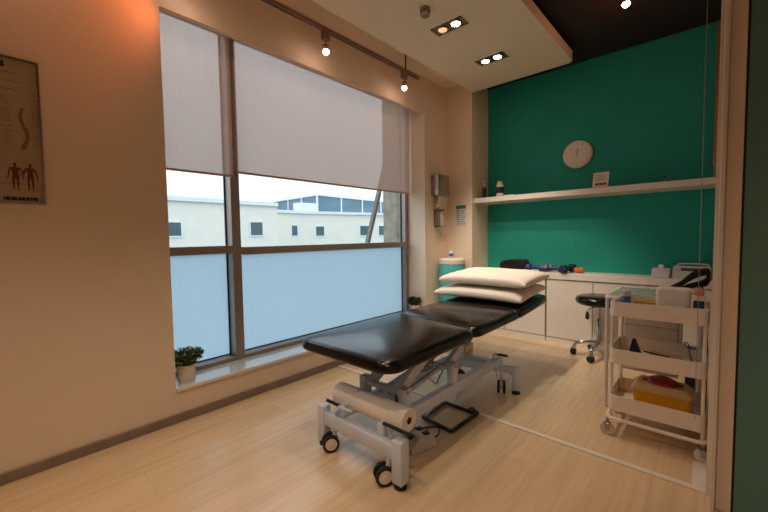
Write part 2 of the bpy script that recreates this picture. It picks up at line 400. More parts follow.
# extra red spot at the near track head, added for the wall's orange glow
o = lamp('track_glow_fill', 'SPOT', (.168, .80, 2.345), 5, RED, .02, (0, 0, 0), 110, .9)
o.rotation_euler = Vector((-.12, -.88, -.42)).to_track_quat('-Z', 'Y').to_euler()
for x, y, e, tilt, cone in ((.86, 2.345, 24, 10, 84), (.75, 2.345, 24, 32, 56), (.75, 3.015, 14, 0, 78), (.86, 3.015, 14, 0, 78), (.75, 1.675, 14, 0, 84), (.86, 1.675, 80, 40, 54)):  # steeply tilted spots added to brighten the lower green wall; nearest pair unseen
    lamp('downlight_and_fill', 'SPOT', (x, y, ZS-.04), e, HALO, .03, (math.radians(tilt), 0, 0), cone, .8)
for x, y, e in ((1.15, 1.0, 18), (1.15, .33, 24), (1.15, -.4, 24)):  # unseen near spots added to brighten the floor, kept off the left wall
    lamp('downlight_and_fill', 'SPOT', (x, y, ZS-.04), e, WARM2, .03, (0, 0, 0), 84, .8)
lamp('ceiling_spot_light', 'SPOT', (1.775, 3.03, ZC-.115), 4, HALO, .022, (0, 0, 0), 62, .7)
lamp('ceiling_spot_backglow', 'POINT', (1.775, 3.03, ZC-.125), 1.1, RED, .02)
lamp('room_fill_light', 'SPOT', (2.3, -.3, ZC-.04), 34, WARM2, .04, (0, 0, 0), 120, .7)  # unseen spot added to brighten the camera side, jamb and trolley

# ------------------------------------------------------------ shelf, counter and cabinets
b = BM(); box(b, XP, XR, 3.60, YB, 1.398, 1.448, .003, 2); tag(obj('wall_shelf', b, 'white'), 'long white floating shelf across the green wall', 'shelf')
b = BM(); box(b, XP, XR, 3.695, YB, .618, .68, .003, 2); tag(obj('countertop', b, 'white'), 'long white countertop over the low cabinets', 'countertop')
def cabinet(x0, x1, label, hinge):
    t = thing('base_cabinet', label, 'cabinet', ((x0+x1)/2, 3.83, 0), 'white base cabinets under the countertop')
    h = (x1-x0)/2
    b = BM(); box(b, -h, h, -.10, .12, .04, .618); box(b, -h, h, -.115, .12, 0, .045); obj('carcass', b, 'white', t)
    b = BM(); box(b, -h+.003, h-.003, -.122, -.102, .052, .608, .002, 1); dr = obj('door', b, 'white', t)
    return t
cabinet(XP, .62, 'narrow white base cabinet by the corner behind the couch', 1)
cabinet(.62, 1.036, 'white base cabinet behind the head of the couch', 1)
cabinet(1.046, 1.453, 'white base cabinet behind the stool, left of its post', 1)
cabinet(1.453, 1.86, 'white base cabinet directly behind the stool and trolley', 1)
cabinet(1.86, XR, 'white base cabinet at the right wall behind the trolley', 1)
b = BM(); box(b, 1.037, 1.045, 3.75, 3.95, 0, .618); tag(obj('gap_strip', b, 'baseboard'), 'dark brown strip standing for the dark gap between two white base cabinets', 'filler')  # brown strip put in to draw the dark gap between the doors

# clock
t = thing('wall_clock', 'round plain white clock on the dark green wall', 'clock', (1.252, YB, 1.82))
b = BM(); lathe(b, [(.0, -.034), (.118, -.034), (.130, -.028), (.132, -.004), (.128, 0)], n=48, axis='y'); obj('clock_body', b, 'ceramic', t, smooth=40)
b = BM(); lathe(b, [(.0, -.0352), (.112, -.0352), (.112, -.034), (0, -.034)], n=48, axis='y'); obj('dial', b, 'paper', t)
b = BM()
for k in range(12):
    a = k*PI/6; r0, r1 = .092, .104
    beam(b, (r0*math.sin(a), -.0356, r0*math.cos(a)), (r1*math.sin(a), -.0356, r1*math.cos(a)), .003, .0008, (0, 1, 0))
obj('hour_mark', b, 'print_grey', t)['kind'] = 'stuff'
for a, L, wd in ((.12, .05, .006), (.02, -.03, .004)):
    b = BM(); beam(b, (0, -.037, 0), (L*math.sin(a), -.037, L*math.cos(a)), wd, .001, (0, 1, 0)); obj('clock_hand', b, 'print_black', t)

def bottle(name, label, cat, loc, prof, body, parts, group=None):
    t = thing(name, label, cat, loc, group)
    b = BM(); lathe(b, prof, n=24); obj('bottle_body', b, body, t, smooth=40)
    for nm, p, m in parts:
        b = BM(); lathe(b, p, n=24); obj(nm, b, m, t, smooth=40)
    return t
bottle('pump_bottle', 'slim dark bottle with a white pump at the left end of the shelf', 'bottle', (.392, 3.70, 1.448),
       [(0, 0), (.02, 0), (.022, .005), (.022, .105), (.012, .12), (.010, .128), (0, .128)], 'black',
       [('pump_cap', [(0, .128), (.012, .128), (.012, .145), (.004, .148), (.004, .168), (.014, .17), (.014, .185), (0, .187)], 'ceramic')])
bottle('spray_can', 'white bottle with dark blue label on the shelf beside the pump bottle', 'bottle', (.57, 3.70, 1.448),
       [(0, 0), (.034, 0), (.037, .006), (.037, .125), (.028, .14), (0, .14)], 'ceramic',
       [('label_band', [(.0375, .04), (.038, .04), (.038, .105), (.0375, .105)], 'navy'),
        ('cap', [(0, .14), (.028, .14), (.028, .158), (.022, .165), (0, .165)], 'ceramic')])
b = BM(); box(b, -.05, .05, -.04, .04, 0, .012, .003, 2); tag(obj('folded_cloth', b, 'tissue', loc=(.68, 3.69, 1.448)), 'small flat folded cloth on the shelf beside the white bottle', 'cloth')
t = thing('display_card', 'small leaning white card with red writing on the shelf below the clock', 'card', (1.50, 3.70, 1.448))
b = BM(); prism(b, [(-.03, 0), (-.028, 0), (.03, .145), (.028, .145)], 'x', -.06, .062); obj('card_sheet', b, 'paper', t)
b = BM(); prism(b, [(.05, 0), (.052, 0), (.03, .10), (.028, .10)], 'x', -.02, .02); obj('card_stand', b, 'paper', t)
mt = Matrix.Translation((.005, -.0215, .028)) @ Matrix.Rotation(math.radians(90-21.8), 4, 'X')
b = BM()
for k, (x0, w_) in enumerate(((-.04, .016), (-.02, .010), (-.006, .018), (.016, .008), (.028, .014))):
    box(b, x0, x0+w_, 0, .02, -.0004, .0008); box(b, x0+.003, x0+w_-.002, .008, .013, .0008, .0010)
bmesh.ops.transform(b, matrix=mt, verts=b.verts); obj('red_writing', b, 'print_red', t)
b = BM()
for k in range(4): box(b, -.045, .045-.02*(k % 2), 0, .0008, 0, .003); bmesh.ops.translate(b, verts=b.verts[-8:], vec=(0, -.0305+.4*(.075+.014*k), .075+.014*k))
obj('printed_line', b, 'print_grey', t)['kind'] = 'stuff'
bottle('small_vial', 'tiny clear bottle alone near the right end of the shelf', 'bottle', (1.953, 3.70, 1.448),
       [(0, 0), (.015, 0), (.016, .004), (.016, .03), (.008, .036), (0, .036)], 'bglass',
       [('cap', [(0, .036), (.009, .036), (.009, .055), (0, .056)], 'darkgrey')])

# counter things
t = thing('sports_bag', 'soft black bag lying on the counter beside the dumbbells', 'bag', (.69, 3.79, .68))
b = BM(); bmesh.ops.create_uvsphere(b, u_segments=28, v_segments=16, radius=1)
for v in b.verts:
    x, y, z = v.co; s = lambda q, p: math.copysign(abs(q)**p, q)
    v.co = Vector((s(x, .55)*.15, s(y, .6)*.075, max(0, .055+s(z, .6)*.055+.012*x+.006*noise.noise(v.co*3))))
obj('bag_body', b, 'fabric_black', t, smooth=180)
b = BM(); tube(b, [(-.08, -.07, .07), (-.06, -.085, .095), (0, -.09, .105), (.06, -.085, .095), (.08, -.07, .07)], .006, 8); obj('bag_handle', b, 'fabric_black', t, smooth=60)
t = thing('dumbbell', 'blue vinyl dumbbell lying next to the black bag', 'dumbbell', (.918, 3.765, .68), 'dumbbells on the counter')
def db_parts(t, m, s=1):
    b = BM(); cyl(b, (-.045*s, 0, .03*s), (.045*s, 0, .03*s), .013*s, n=16); obj('grip', b, m, t, smooth=40)
    for sg in (-1, 1):
        b = BM(); lathe(b, [(0, -.02*s), (.024*s, -.02*s), (.03*s, -.014*s), (.03*s, .014*s), (.024*s, .02*s), (0, .02*s)], (sg*.052*s, 0, .03*s), 6, 'x'); obj('weight_head', b, m, t, smooth=30)
db_parts(t, 'blue', 1.3)
t2 = dup(t, (1.09, 3.765, .68), 'blue vinyl dumbbell in the middle of the row on the counter', .15)
t3 = thing('dumbbell', 'navy dumbbell at the right end of the row, its weight facing out', 'dumbbell', (1.225, 3.765, .68), 'dumbbells on the counter', rz=1.3); db_parts(t3, 'navy', 1.4)
t4 = thing('dumbbell', 'small red dumbbell behind the blue ones on the counter', 'dumbbell', (1.09, 3.87, .68), 'dumbbells on the counter', rz=.1); db_parts(t4, 'red', 1.1)
t = thing('massage_ball', 'small orange twin massage ball on the counter right of the dumbbells', 'massage ball', (1.315, 3.78, .68))
for dx, nm in ((-.022, 'ball'), (.026, 'ball')):
    b = BM(); bmesh.ops.create_uvsphere(b, u_segments=20, v_segments=12, radius=.027, matrix=Matrix.Translation((dx*.8, .01*(dx > 0), .028)));
    for v in b.verts: v.co += v.co.normalized()*.002*math.sin(60*v.co.x)*math.sin(60*v.co.z)
    obj(nm, b, 'orange', t, smooth=180)
t = thing('electrotherapy_unit', 'white boxy medical device on the counter near the right wall', 'medical device', (2.125, 3.80, .68))
b = BM(); prism(b, [(-.09, 0), (.08, 0), (.08, .095), (.02, .10), (-.09, .05)], 'x', -.11, .12); obj('housing', b, 'box', t)
b = BM(); box(b, -.06, .08, -.048, -.044, .058, .088); bmesh.ops.rotate(b, verts=b.verts, cent=(0, -.043, .073), matrix=Matrix.Rotation(math.radians(-62), 3, 'X')); obj('display', b, 'darkgrey', t)
b = BM(); tube(b, [(-.08, .03, .095), (-.07, .03, .115), (.09, .03, .115), (.10, .03, .095)], .006, 8); obj('carry_handle', b, 'ceramic', t, smooth=60)
t = thing('tissue_box', 'pale low box on the counter left of the white device', 'box', (1.935, 3.80, .68))
b = BM(); box(b, -.06, .06, -.05, .05, 0, .075, .006, 2); obj('carton', b, 'box', t)
b = BM(); lathe(b, [(.03, .075), (.028, .079), (.015, .083), (.02, .1), (0, .108)], n=12); obj('tissue', b, 'paper', t, smooth=180)

# ------------------------------------------------------------ corner: dispensers, notice, bin
t = thing('towel_dispenser', 'brushed steel paper towel dispenser on the wall past the window', 'towel dispenser', (0, 3.36, 1.475))
b = BM(); box(b, 0, .105, -.11, .10, 0, .225, .008, 2); obj('housing', b, 'steel', t, smooth=40)
b = BM(); box(b, .105, .108, -.095, .085, .03, .21, .001, 1); obj('front_cover', b, 'alu', t)
b = BM(); lathe(b, [(0, 0), (.004, 0), (.004, .004), (0, .004)], (.109, .0, .18), 12, 'x'); obj('lock', b, 'black', t)
t = thing('towel_sheet', 'white paper towel hanging out under the steel dispenser', 'paper towel', (.05, 3.36, 1.36))
b = BM(); n = 10; A = []
for i in range(n+1):
    z = .14-.14*i/n; A.append((b.verts.new((.012*math.sin(i*.5), -.06, z)), b.verts.new((.012*math.sin(i*.5+.5), .06, z+.01))))
for p, q in zip(A, A[1:]): b.faces.new((p[0], p[1], q[1], q[0]))
bmesh.ops.solidify(b, geom=b.faces[:], thickness=.0015)
obj('sheet', b, 'paper', t, smooth=60)
t = thing('soap_dispenser', 'wall soap dispenser with clear front below the steel towel dispenser', 'soap dispenser', (0, 3.36, 1.15))
b = BM(); box(b, 0, .012, -.05, .06, 0, .19, .003, 2); box(b, 0, .08, -.05, -.042, 0, .16); box(b, 0, .08, -.05, .06, 0, .01); obj('bracket', b, 'steel', t)
b = BM(); lathe(b, [(0, .012), (.030, .012), (.032, .016), (.032, .12), (.014, .14), (.014, .155), (0, .155)], (.045, .005, 0), 20); obj('soap_bottle', b, 'ceramic', t, smooth=40)
b = BM(); cyl(b, (.045, .005, .155), (.045, .005, .175), .006); box(b, .04, .09, -.008, .018, .172, .182, .002, 1); obj('pump_lever', b, 'black', t)
t = thing('wall_notice', 'small laminated notice with a green heading on the corner pillar', 'notice', (.178, YP, 1.27))
b = BM(); box(b, -.062, .062, -.003, 0, -.115, .115); obj('sheet', b, 'box', t)
b = BM(); box(b, -.060, .060, -.0042, -.003, .075, .112); obj('heading_band', b, 'greenlabel', t)
b = BM()
for k in range(7):
    z = .055-.024*k
    for x0, x1 in ((-.05, -.008), (.006, .05-.012*(k % 3))): box(b, x0, x1, -.0038, -.003, z-.004, z+.003)
obj('printed_line', b, 'print_grey', t)['kind'] = 'stuff'
t = thing('pedal_bin', 'tall teal bin with white lid in the corner by the pillar', 'bin', (.16, 3.41, 0))
b = BM(); lathe(b, [(0, .02), (.125, .02), (.135, .04), (.137, .74), (.131, .75), (0, .75)], n=40); obj('bin_body', b, 'teal', t, smooth=40)
b = BM(); lathe(b, [(.139, .75), (.141, .76), (.139, .795), (.12, .81), (0, .815)], n=40); obj('lid', b, 'ceramic', t, smooth=40)
b = BM(); lathe(b, [(0, 0), (.135, 0), (.138, .02), (0, .02)], n=40); box(b, -.02, .03, -.165, -.13, .01, .02); obj('foot_ring', b, 'black', t)
bottle('hand_gel_bottle', 'tiny white bottle with printed label standing on the teal bin', 'bottle', (.17, 3.38, .815),
       [(0, 0), (.02, 0), (.022, .004), (.022, .06), (.008, .072), (0, .072)], 'ceramic',
       [('label_band', [(.0223, .015), (.0228, .015), (.0228, .045), (.0223, .045)], 'bluelabel'), ('cap', [(0, .072), (.009, .072), (.009, .095), (0, .096)], 'ceramic')])

# ------------------------------------------------------------ anatomy poster
PW, PH = .50, .628
t = thing('anatomy_poster', 'framed anatomy chart with spine and muscle figures on the left wall', 'poster', (0, -.04, 1.215))
b = BM()
box(b, 0, .016, -PW/2, PW/2, 0, .008); box(b, 0, .016, -PW/2, PW/2, PH-.008, PH); box(b, 0, .016, -PW/2, -PW/2+.008, .008, PH-.008); box(b, 0, .016, PW/2-.008, PW/2, .008, PH-.008)
obj('poster_frame', b, 'steel', t)
b = BM(); box(b, 0, .008, -PW/2+.008, PW/2-.008, .008, PH-.008); obj('poster_sheet', b, 'poster', t)
def fig_bm(cy, z0, H, akimbo):
    b = BM(); x = .0088
    def seg(a, c, w0, w1):
        a, c = Vector(a), Vector(c); d = (c-a).normalized(); n = Vector((-d.y, d.x))
        q = [a+n*w0, a-n*w0, c-n*w1, c+n*w1]
        prism(b, [(cy+p.x*H, z0+p.y*H) for p in q], 'x', .008, x)
    prism(b, [(cy+H*.045*math.cos(k*PI/6), z0+H*(.93+.065*math.sin(k*PI/6))) for k in range(12)], 'x', .008, x)
    seg((0, .88), (0, .82), .02, .035); seg((0, .83), (0, .60), .115, .075); seg((0, .62), (0, .47), .072, .09)
    for s in (-1, 1):
        seg((s*.05, .50), (s*.06, .27), .048, .032); seg((s*.06, .28), (s*.055, .05), .034, .018); seg((s*.055, .05), (s*.08, .0), .02, .026)
        if akimbo and s > 0: seg((.11, .81), (.23, .66), .03, .024); seg((.23, .67), (.10, .54), .024, .018)
        else: seg((s*.12, .81), (s*.17, .62), .03, .023); seg((s*.17, .63), (s*.20, .44), .023, .014); seg((s*.20, .44), (s*.21, .38), .018, .012)
    return b
obj('muscle_figure', fig_bm(.156, .062, .118, True), 'print_red', t)
obj('muscle_figure', fig_bm(.203, .062, .118, False), 'print_red', t)
obj('muscle_figure', fig_bm(-.10, .062, .118, False), 'print_red', t)
b = BM()
for k in range(22):
    z = .24+k*.0082; y = .192+.010*math.sin((k-2)*.32); w_ = .009-.0002*k
    prism(b, [(y-w_, z), (y+w_, z+.001), (y+w_, z+.006), (y-w_, z+.005)], 'x', .008, .0088)
obj('spine_drawing', b, 'print_red', t)
b = BM()
for k in range(26):
    z = .26+k*.0078; y = .09+.014*math.sin((k-2)*.27)
    prism(b, [(y-.014, z), (y+.014, z+.001), (y+.014, z+.006), (y-.014, z+.005)], 'x', .008, .0088)
obj('spine_drawing', b, 'print_red', t)
b = BM(); random.seed(3)
for k in range(22):
    z = .26+k*.0105
    for y0 in (-.2, -.09, .0, .12, .218):
        if random.random() < .75: box(b, .008, .0086, y0, y0+.018+random.random()*.018, z, z+.0022)
for z in (.49, .525, .56, .088): box(b, .008, .0086, .05-.05*random.random(), .19-.03*random.random(), z, z+.003)
obj('printed_line', b, 'print_grey', t)['kind'] = 'stuff'
R90 = Matrix(((0, 0, 1, 0), (1, 0, 0, 0), (0, 1, 0, 0), (0, 0, 0, 1)))
text_mesh('poster_title', 'NEUROMONTRI', .0185, 'print_black', t, Matrix.Translation((.0085, .169, .018)) @ R90, .0005, .0014, sx=.80)
text_mesh('poster_title', 'S', .03, 'print_black', t, Matrix.Translation((.0085, .135, .583)) @ R90, .0005, .002)

# framed picture on the right wall, seen edge-on
t = thing('framed_picture', 'thin copper framed picture on the right wall above the trolley, seen edge-on', 'picture', (XR, 2.4, 1.34))
b = BM()
for a in ((-.25, .25, 0, .02), (-.25, .25, .58, .60), (-.25, -.23, .02, .58), (.23, .25, .02, .58)): box(b, -.012, 0, *a)
obj('picture_frame', b, 'copper', t)
b = BM(); box(b, -.006, 0, -.23, .23, .02, .58); obj('picture_sheet', b, 'paper', t)

# ------------------------------------------------------------ plants
def plant(name, loc, r, h, label, seed, leafm, lr):
    random.seed(seed)
    t = thing(name, label, 'potted plant', loc, 'potted plants on the window sill')
    b = BM(); lathe(b, [(0, 0), (r*.82, 0), (r*.86, .004), (r, h-.004), (r*.99, h), (r*.92, h), (r*.9, h-.012)], n=32); obj('pot', b, 'ceramic', t, smooth=40)
    b = BM(); lathe(b, [(r*.9, h-.014), (r*.5, h-.008), (0, h-.004)], n=24); obj('soil', b, 'soil', t, smooth=180)
    b = BM()
    for k in range(90):
        a = random.random()*2*PI; rr = r*1.0*math.sqrt(random.random()); hh = h+.015+random.random()*lr*1.6*(1-.4*rr/r)
        c = Vector((max(-.068, rr*math.cos(a)*1.25), rr*math.sin(a)*1.75, hh))
        for q in range(6):
            th = 2*PI*q/6+random.random(); up = .35+random.random()*.8
            d = Vector((math.cos(th), math.sin(th), up)).normalized(); s = d.cross(Vector((0, 0, 1))).normalized(); L = lr*(.55+.5*random.random()); wd = L*.24
            nrm = s.cross(d)
            p = [c, c+d*L*.5+s*wd+nrm*wd*.3, c+d*L, c+d*L*.5-s*wd+nrm*wd*.3]; m_ = c+d*L*.5-nrm*wd*.35
            V = [b.verts.new(v) for v in p]; m2 = b.verts.new(m_)
            b.faces.new((V[0], V[1], V[3])); b.faces.new((V[1], V[2], V[3])); b.faces.new((V[0], V[3], m2)); b.faces.new((V[3], V[2], m2)); b.faces.new((V[2], V[1], m2)); b.faces.new((V[1], V[0], m2))
        cyl(b, (c.x*.5, c.y*.5, h-.01), tuple(c), .0025, .002, n=5)
    obj('foliage', b, leafm, t)
plant('succulent', (-.075, .795, ZW0), .053, .105, 'succulent in a white pot at the near end of the window sill', 5, 'leaf', .042)
plant('succulent', (-.10, 3.085, ZW0), .045, .12, 'succulent at the far end of the window sill behind the couch', 9, 'leaf2', .042)

# ------------------------------------------------------------ treatment couch
T = thing('treatment_couch', 'black vinyl treatment couch on a grey-white wheeled lifting frame', 'treatment couch', (1.0, 1.7, 0))
def TC(bm): bmesh.ops.translate(bm, verts=bm.verts, vec=(-1.0, -1.7, 0)); return bm
def pad(y0, y1, zt0, zt1, th, r0, r1, e=.026, x0=.655, x1=1.325, k0=0, k1=0):
    """cushion with rounded plan corners (r0 near, r1 far) and soft edges"""
    b = BM()
    loop = []
    for cx, cy, a, r in ((x1-r1, y1-r1, 0, r1), (x0+r1, y1-r1, 90, r1), (x0+r0, y0+r0, 180, r0), (x1-r0, y0+r0, 270, r0)):
        for i in range(9):
            q = math.radians(a+90*i/8); loop.append((cx+r*math.cos(q), cy+r*math.sin(q)))
    cx, cy = (x0+x1)/2, (y0+y1)/2; rings = []
    def shrink(d):
        return [(cx+(px-cx)*(1-d/((x1-x0)/2)), cy+(py-cy)*(1-d/((y1-y0)/2))) for px, py in loop]
    prof = []
    for i in range(6): q = PI/2*i/5; prof.append((e*.4*(1-math.sin(q)), -th+e*.4*(1-math.cos(q))))
    for i in range(8): q = PI/2*i/7; prof.append((e*(1-math.cos(q)), -e+e*math.sin(q)))
    for d, dz in ((.06, .005), (.10, .009), (.15, .013), (.21, .016), (.27, .017)): prof.append((d, dz))
    prof = [(.2, -th)]+prof
    for d, dz in prof:
        ring = []
        for px, py in shrink(d):
            tt = (py-y0)/(y1-y0); ring.append(b.verts.new((px, py+(px-cx)*(k0+(k1-k0)*tt), zt0+(zt1-zt0)*tt+dz)))
        rings.append(ring)
    n = len(loop)
    for A, B_ in zip(rings, rings[1:]):
        for k in range(n): b.faces.new((A[k], A[(k+1) % n], B_[(k+1) % n], B_[k]))
    b.faces.new(rings[0][::-1]); b.faces.new(rings[-1]); return b
obj('leg_cushion', TC(pad(1.108, 1.912, .522, .524, .060, .09, .07, .038, .612, 1.284, 0, -.16)), 'leather', T, smooth=50)
obj('seat_cushion', TC(pad(1.900, 2.500, .524, .531, .062, .06, .05, .036, .625, 1.280, -.16, -.03)), 'leather', T, smooth=50)
obj('head_cushion', TC(pad(2.490, 3.060, .529, .570, .062, .04, .05, .030, .630, 1.278, -.03, 0)), 'leather', T, smooth=50)
b = BM()
for x in (.80, 1.17): beam(b, (x, 1.2, .444), (x, 2.42, .444), .035, .03)
for y, z in ((1.32, .444), (1.8, .444), (2.0, .444), (2.38, .444)): beam(b, (.80, y, z), (1.17, y, z), .03, .025)
obj('top_frame', TC(b), 'powder', T)
b = BM()
for x in (.82, 1.15): beam(b, (x, 2.47, .453), (x, 2.98, .491), .022, .018)
beam(b, (.82, 2.7, .470), (1.15, 2.7, .470), .022, .018); obj('headrest_frame', TC(b), 'powder', T)
# near end frame
b = BM(); box(b, .835, 1.287, 1.113, 1.153, .112, .175, .004, 2); obj('end_crossbar', TC(b), 'powder', T, smooth=40)
def leg(x0, x1, y0, y1, zt):
    b = BM(); box(b, x0, x1, y0, y1, .022, zt, .006, 2); l = obj('leg', TC(b), 'powder', T, smooth=40)
    b = BM(); cyl(b, ((x0+x1)/2, (y0+y1)/2, .008), ((x0+x1)/2, (y0+y1)/2, .024), .012); lathe(b, [(0, 0), (.027, 0), (.027, .008), (.018, .014), (0, .014)], ((x0+x1)/2, (y0+y1)/2, 0), 24)
    obj('rubber_foot', TC(b), 'rubber', l, smooth=40)
leg(.785, .835, 1.11, 1.16, .205); leg(1.287, 1.342, 1.105, 1.16, .205)
leg(.845, .885, 2.315, 2.355, .185); leg(1.290, 1.330, 2.318, 2.358, .185)
b = BM(); box(b, .885, 1.290, 2.318, 2.35, .125, .175, .003, 2); obj('end_crossbar', TC(b), 'powder', T, smooth=40)
# long rails
for x in (.935, 1.195):
    b = BM(); box(b, x-.02, x+.02, 1.14, 2.34, .172, .228, .003, 2); obj('side_rail', TC(b), 'powder', T, smooth=40)
for q in ((2.10, 2.14), (1.29, 1.33)):
    b = BM(); box(b, .955, 1.175, *q, .19, .232); obj('cross_member', TC(b), 'powder', T)
b = BM(); box(b, .93, 1.20, 2.31, 2.345, .172, .19); obj('rail_mount', TC(b), 'powder', T)
for x in (.935, 1.195):
    for y, zt in ((1.31, .335), (1.735, .345)):
        b = BM(); box(b, x-.022, x+.022, y-.022, y+.026, .233, zt, .003, 2); p = obj('lift_post', TC(b), 'powder', T, smooth=40)
        b = BM(); cyl(b, (x-.026, y, zt-.018), (x+.026, y, zt-.018), .009, n=14); obj('pivot_bolt', TC(b), 'steel', p, smooth=40)
b = BM(); box(b, .957, 1.173, 1.295, 1.325, .295, .318, .003, 1); obj('pivot_bar', TC(b), 'powder', T)
b = BM(); box(b, .957, 1.173, 1.72, 1.75, .30, .322, .003, 1); obj('pivot_bar', TC(b), 'powder', T)
def armplate(x, ya, za, yb, zb, w0, w1):
    b = BM(); d = Vector((yb-ya, zb-za)).normalized(); n = Vector((-d.y, d.x))
    a, c = Vector((ya, za)), Vector((yb, zb)); pts = [a+n*w0, a-n*w0, c-n*w1, c+n*w1]
    prism(b, [tuple(p) for p in pts], 'x', x-.014, x+.014); obj('lift_arm', TC(b), 'powder', T)
for x in (.972, 1.158):
    armplate(x, 1.31, .30, 1.54, .435, .024, .030); armplate(x, 1.735, .31, 1.98, .435, .024, .030)
b = BM(); cyl(b, (1.065, 1.36, .23), (1.065, 1.62, .31), .024, n=20); obj('actuator_motor', TC(b), 'powder', T, smooth=40)
b = BM(); cyl(b, (1.065, 1.62, .31), (1.065, 1.95, .41), .013, n=16); obj('actuator_rod', TC(b), 'steel', T, smooth=40)
b = BM(); box(b, 1.035, 1.115, 1.37, 1.45, .19, .255, .008, 2); obj('motor_housing', TC(b), 'darkgrey', T, smooth=40)
b = BM(); beam(b, (1.12, 1.36, .25), (1.12, 1.95, .335), .02, .02); beam(b, (1.00, 1.36, .25), (1.00, 1.95, .335), .02, .02); obj('link_bar', TC(b), 'powder', T)
# white brackets of the head end lift
b = BM(); box(b, 1.13, 1.19, 1.90, 1.99, .36, .40, .006, 2); cyl(b, (1.10, 1.95, .35), (1.20, 1.95, .35), .018, n=16); obj('hinge_bracket', TC(b), 'box', T, smooth=40)
b = BM(); tube(b, [(1.14, 1.58, .30), (1.15, 1.64, .24), (1.13, 1.70, .25), (1.12, 1.80, .31)], .005, 8); obj('power_cable', TC(b), 'powder', T, smooth=60)
# casters with release levers
def caster(x, y, ang, label=None):
    r = .041; ca, sa = math.cos(ang), math.sin(ang)
    def P(u, v, z): return (x+u*ca-v*sa, y+u*sa+v*ca, z)      # u = axle, v = forward
    b = BM(); cyl(b, P(0, .015, .05), P(0, .03, .125), .011, n=14); cyl(b, P(-.012, 0, .05), P(.012, 0, .05), .02, n=14)
    c = obj('caster', TC(b), 'powder', T, smooth=40)
    for s in (-1, 1):
        b = BM(); cyl(b, P(s*.010, 0, .043), P(s*.026, 0, .043), r, n=32); w_ = obj('tyre', TC(b), 'rubber', c, smooth=40)
        b = BM(); cyl(b, P(s*.022, 0, .043), P(s*.0275, 0, .043), r*.70, n=28); cyl(b, P(s*.022, 0, .043), P(s*.031, 0, .043), r*.26, n=20); obj('hub', TC(b), 'ceramic', c, smooth=40)
caster(.885, 1.112, -.55); caster(1.247, 1.104, -.55); caster(.93, 2.27, 2.3); caster(1.232, 2.285, .44)
def lever(pts, g0, g1):
    b = BM(); tube(b, pts, .006, 8); l = obj('brake_lever', TC(b), 'powder', T, smooth=60)
    b = BM(); cyl(b, g0, g1, .008, n=14); obj('lever_grip', TC(b), 'black', l, smooth=40)
lever([(.905, 1.175, .112), (.905, 1.172, .20), (.915, 1.14, .236), (.96, 1.11, .243), (1.03, 1.13, .235)], (.868, 1.11, .250), (.952, 1.115, .246))
lever([(1.24, 1.16, .112), (1.245, 1.15, .20), (1.25, 1.13, .238), (1.30, 1.125, .248)], (1.230, 1.125, .250), (1.372, 1.125, .250))
lever([(1.20, 2.285, .10), (1.20, 2.275, .18), (1.19, 2.25, .24), (1.21, 2.23, .27), (1.24, 2.24, .275)], (1.225, 2.235, .272), (1.29, 2.25, .268))
b = BM(); cyl(b, (1.14, 2.24, .20), (1.21, 2.21, .198), .009, n=12); obj('lever_grip', TC(b), 'black', T, smooth=40)
b = BM(); box(b, .965, .99, 1.20, 1.235, .19, .30); box(b, 1.15, 1.172, 1.21, 1.235, .2, .235); obj('roll_bracket', TC(b), 'powder', T)
b = BM(); beam(b, (.945, 1.15, .236), (.945, 1.24, .236), .03, .004)
beam(b, (.90, 1.13, .18), (.925, 1.22, .245), .018, .012, (1, 0, 0)); obj('roll_holder', TC(b), 'powder', T)
# wire loop handle and floor switch bar
b = BM(); q = [(1.01, 1.58), (1.10, 1.60), (1.10, 1.68), (1.01, 1.66)]
for i in range(4): beam(b, (*q[i], .31), (*q[(i+1) % 4], .31), .006, .006)
for p in q[2:]: beam(b, (*p, .31), (p[0]-.01, p[1]+.02, .445), .004, .004, (1, 0, 0))
obj('wire_loop', TC(b), 'baseboard', T)
b = BM(); q = [(1.05, 1.655), (1.255, 1.63), (1.262, 1.89), (1.045, 1.90)]
for i in range(4): beam(b, (*q[i], .014), (*q[(i+1) % 4], .014), .018, .012)
beam(b, (1.262, 1.89, .014), (1.20, 1.93, .014), .03, .014)
obj('foot_switch_bar', TC(b), 'black', T)
b = BM(); beam(b, (1.06, 1.66, .016), (1.18, 1.73, .20), .008, .008); obj('switch_link', TC(b), 'powder', T)
b = BM(); beam(b, (1.10, 1.895, .016), (1.185, 1.93, .195), .008, .008); obj('switch_link', TC(b), 'powder', T)
# paper roll
t = thing('paper_roll', 'thick white couch paper roll lying across the near end of the frame', 'paper roll', (1.06, 1.225, .243))
b = BM(); lathe(b, [(.016, -.232), (.050, -.232), (.053, -.228), (.053, .228), (.050, .232), (.016, .232), (.016, -.232)], n=48, axis='x'); obj('paper_wrap', b, 'tissue', t, smooth=40)
b = BM(); lathe(b, [(.0155, -.2325), (.012, -.2325), (.012, .2325), (.0155, .2325)], n=24, axis='x'); cyl(b, (-.2, 0, 0), (.20, 0, 0), .0118, n=20); obj('core', b, 'rubber', t, smooth=40)
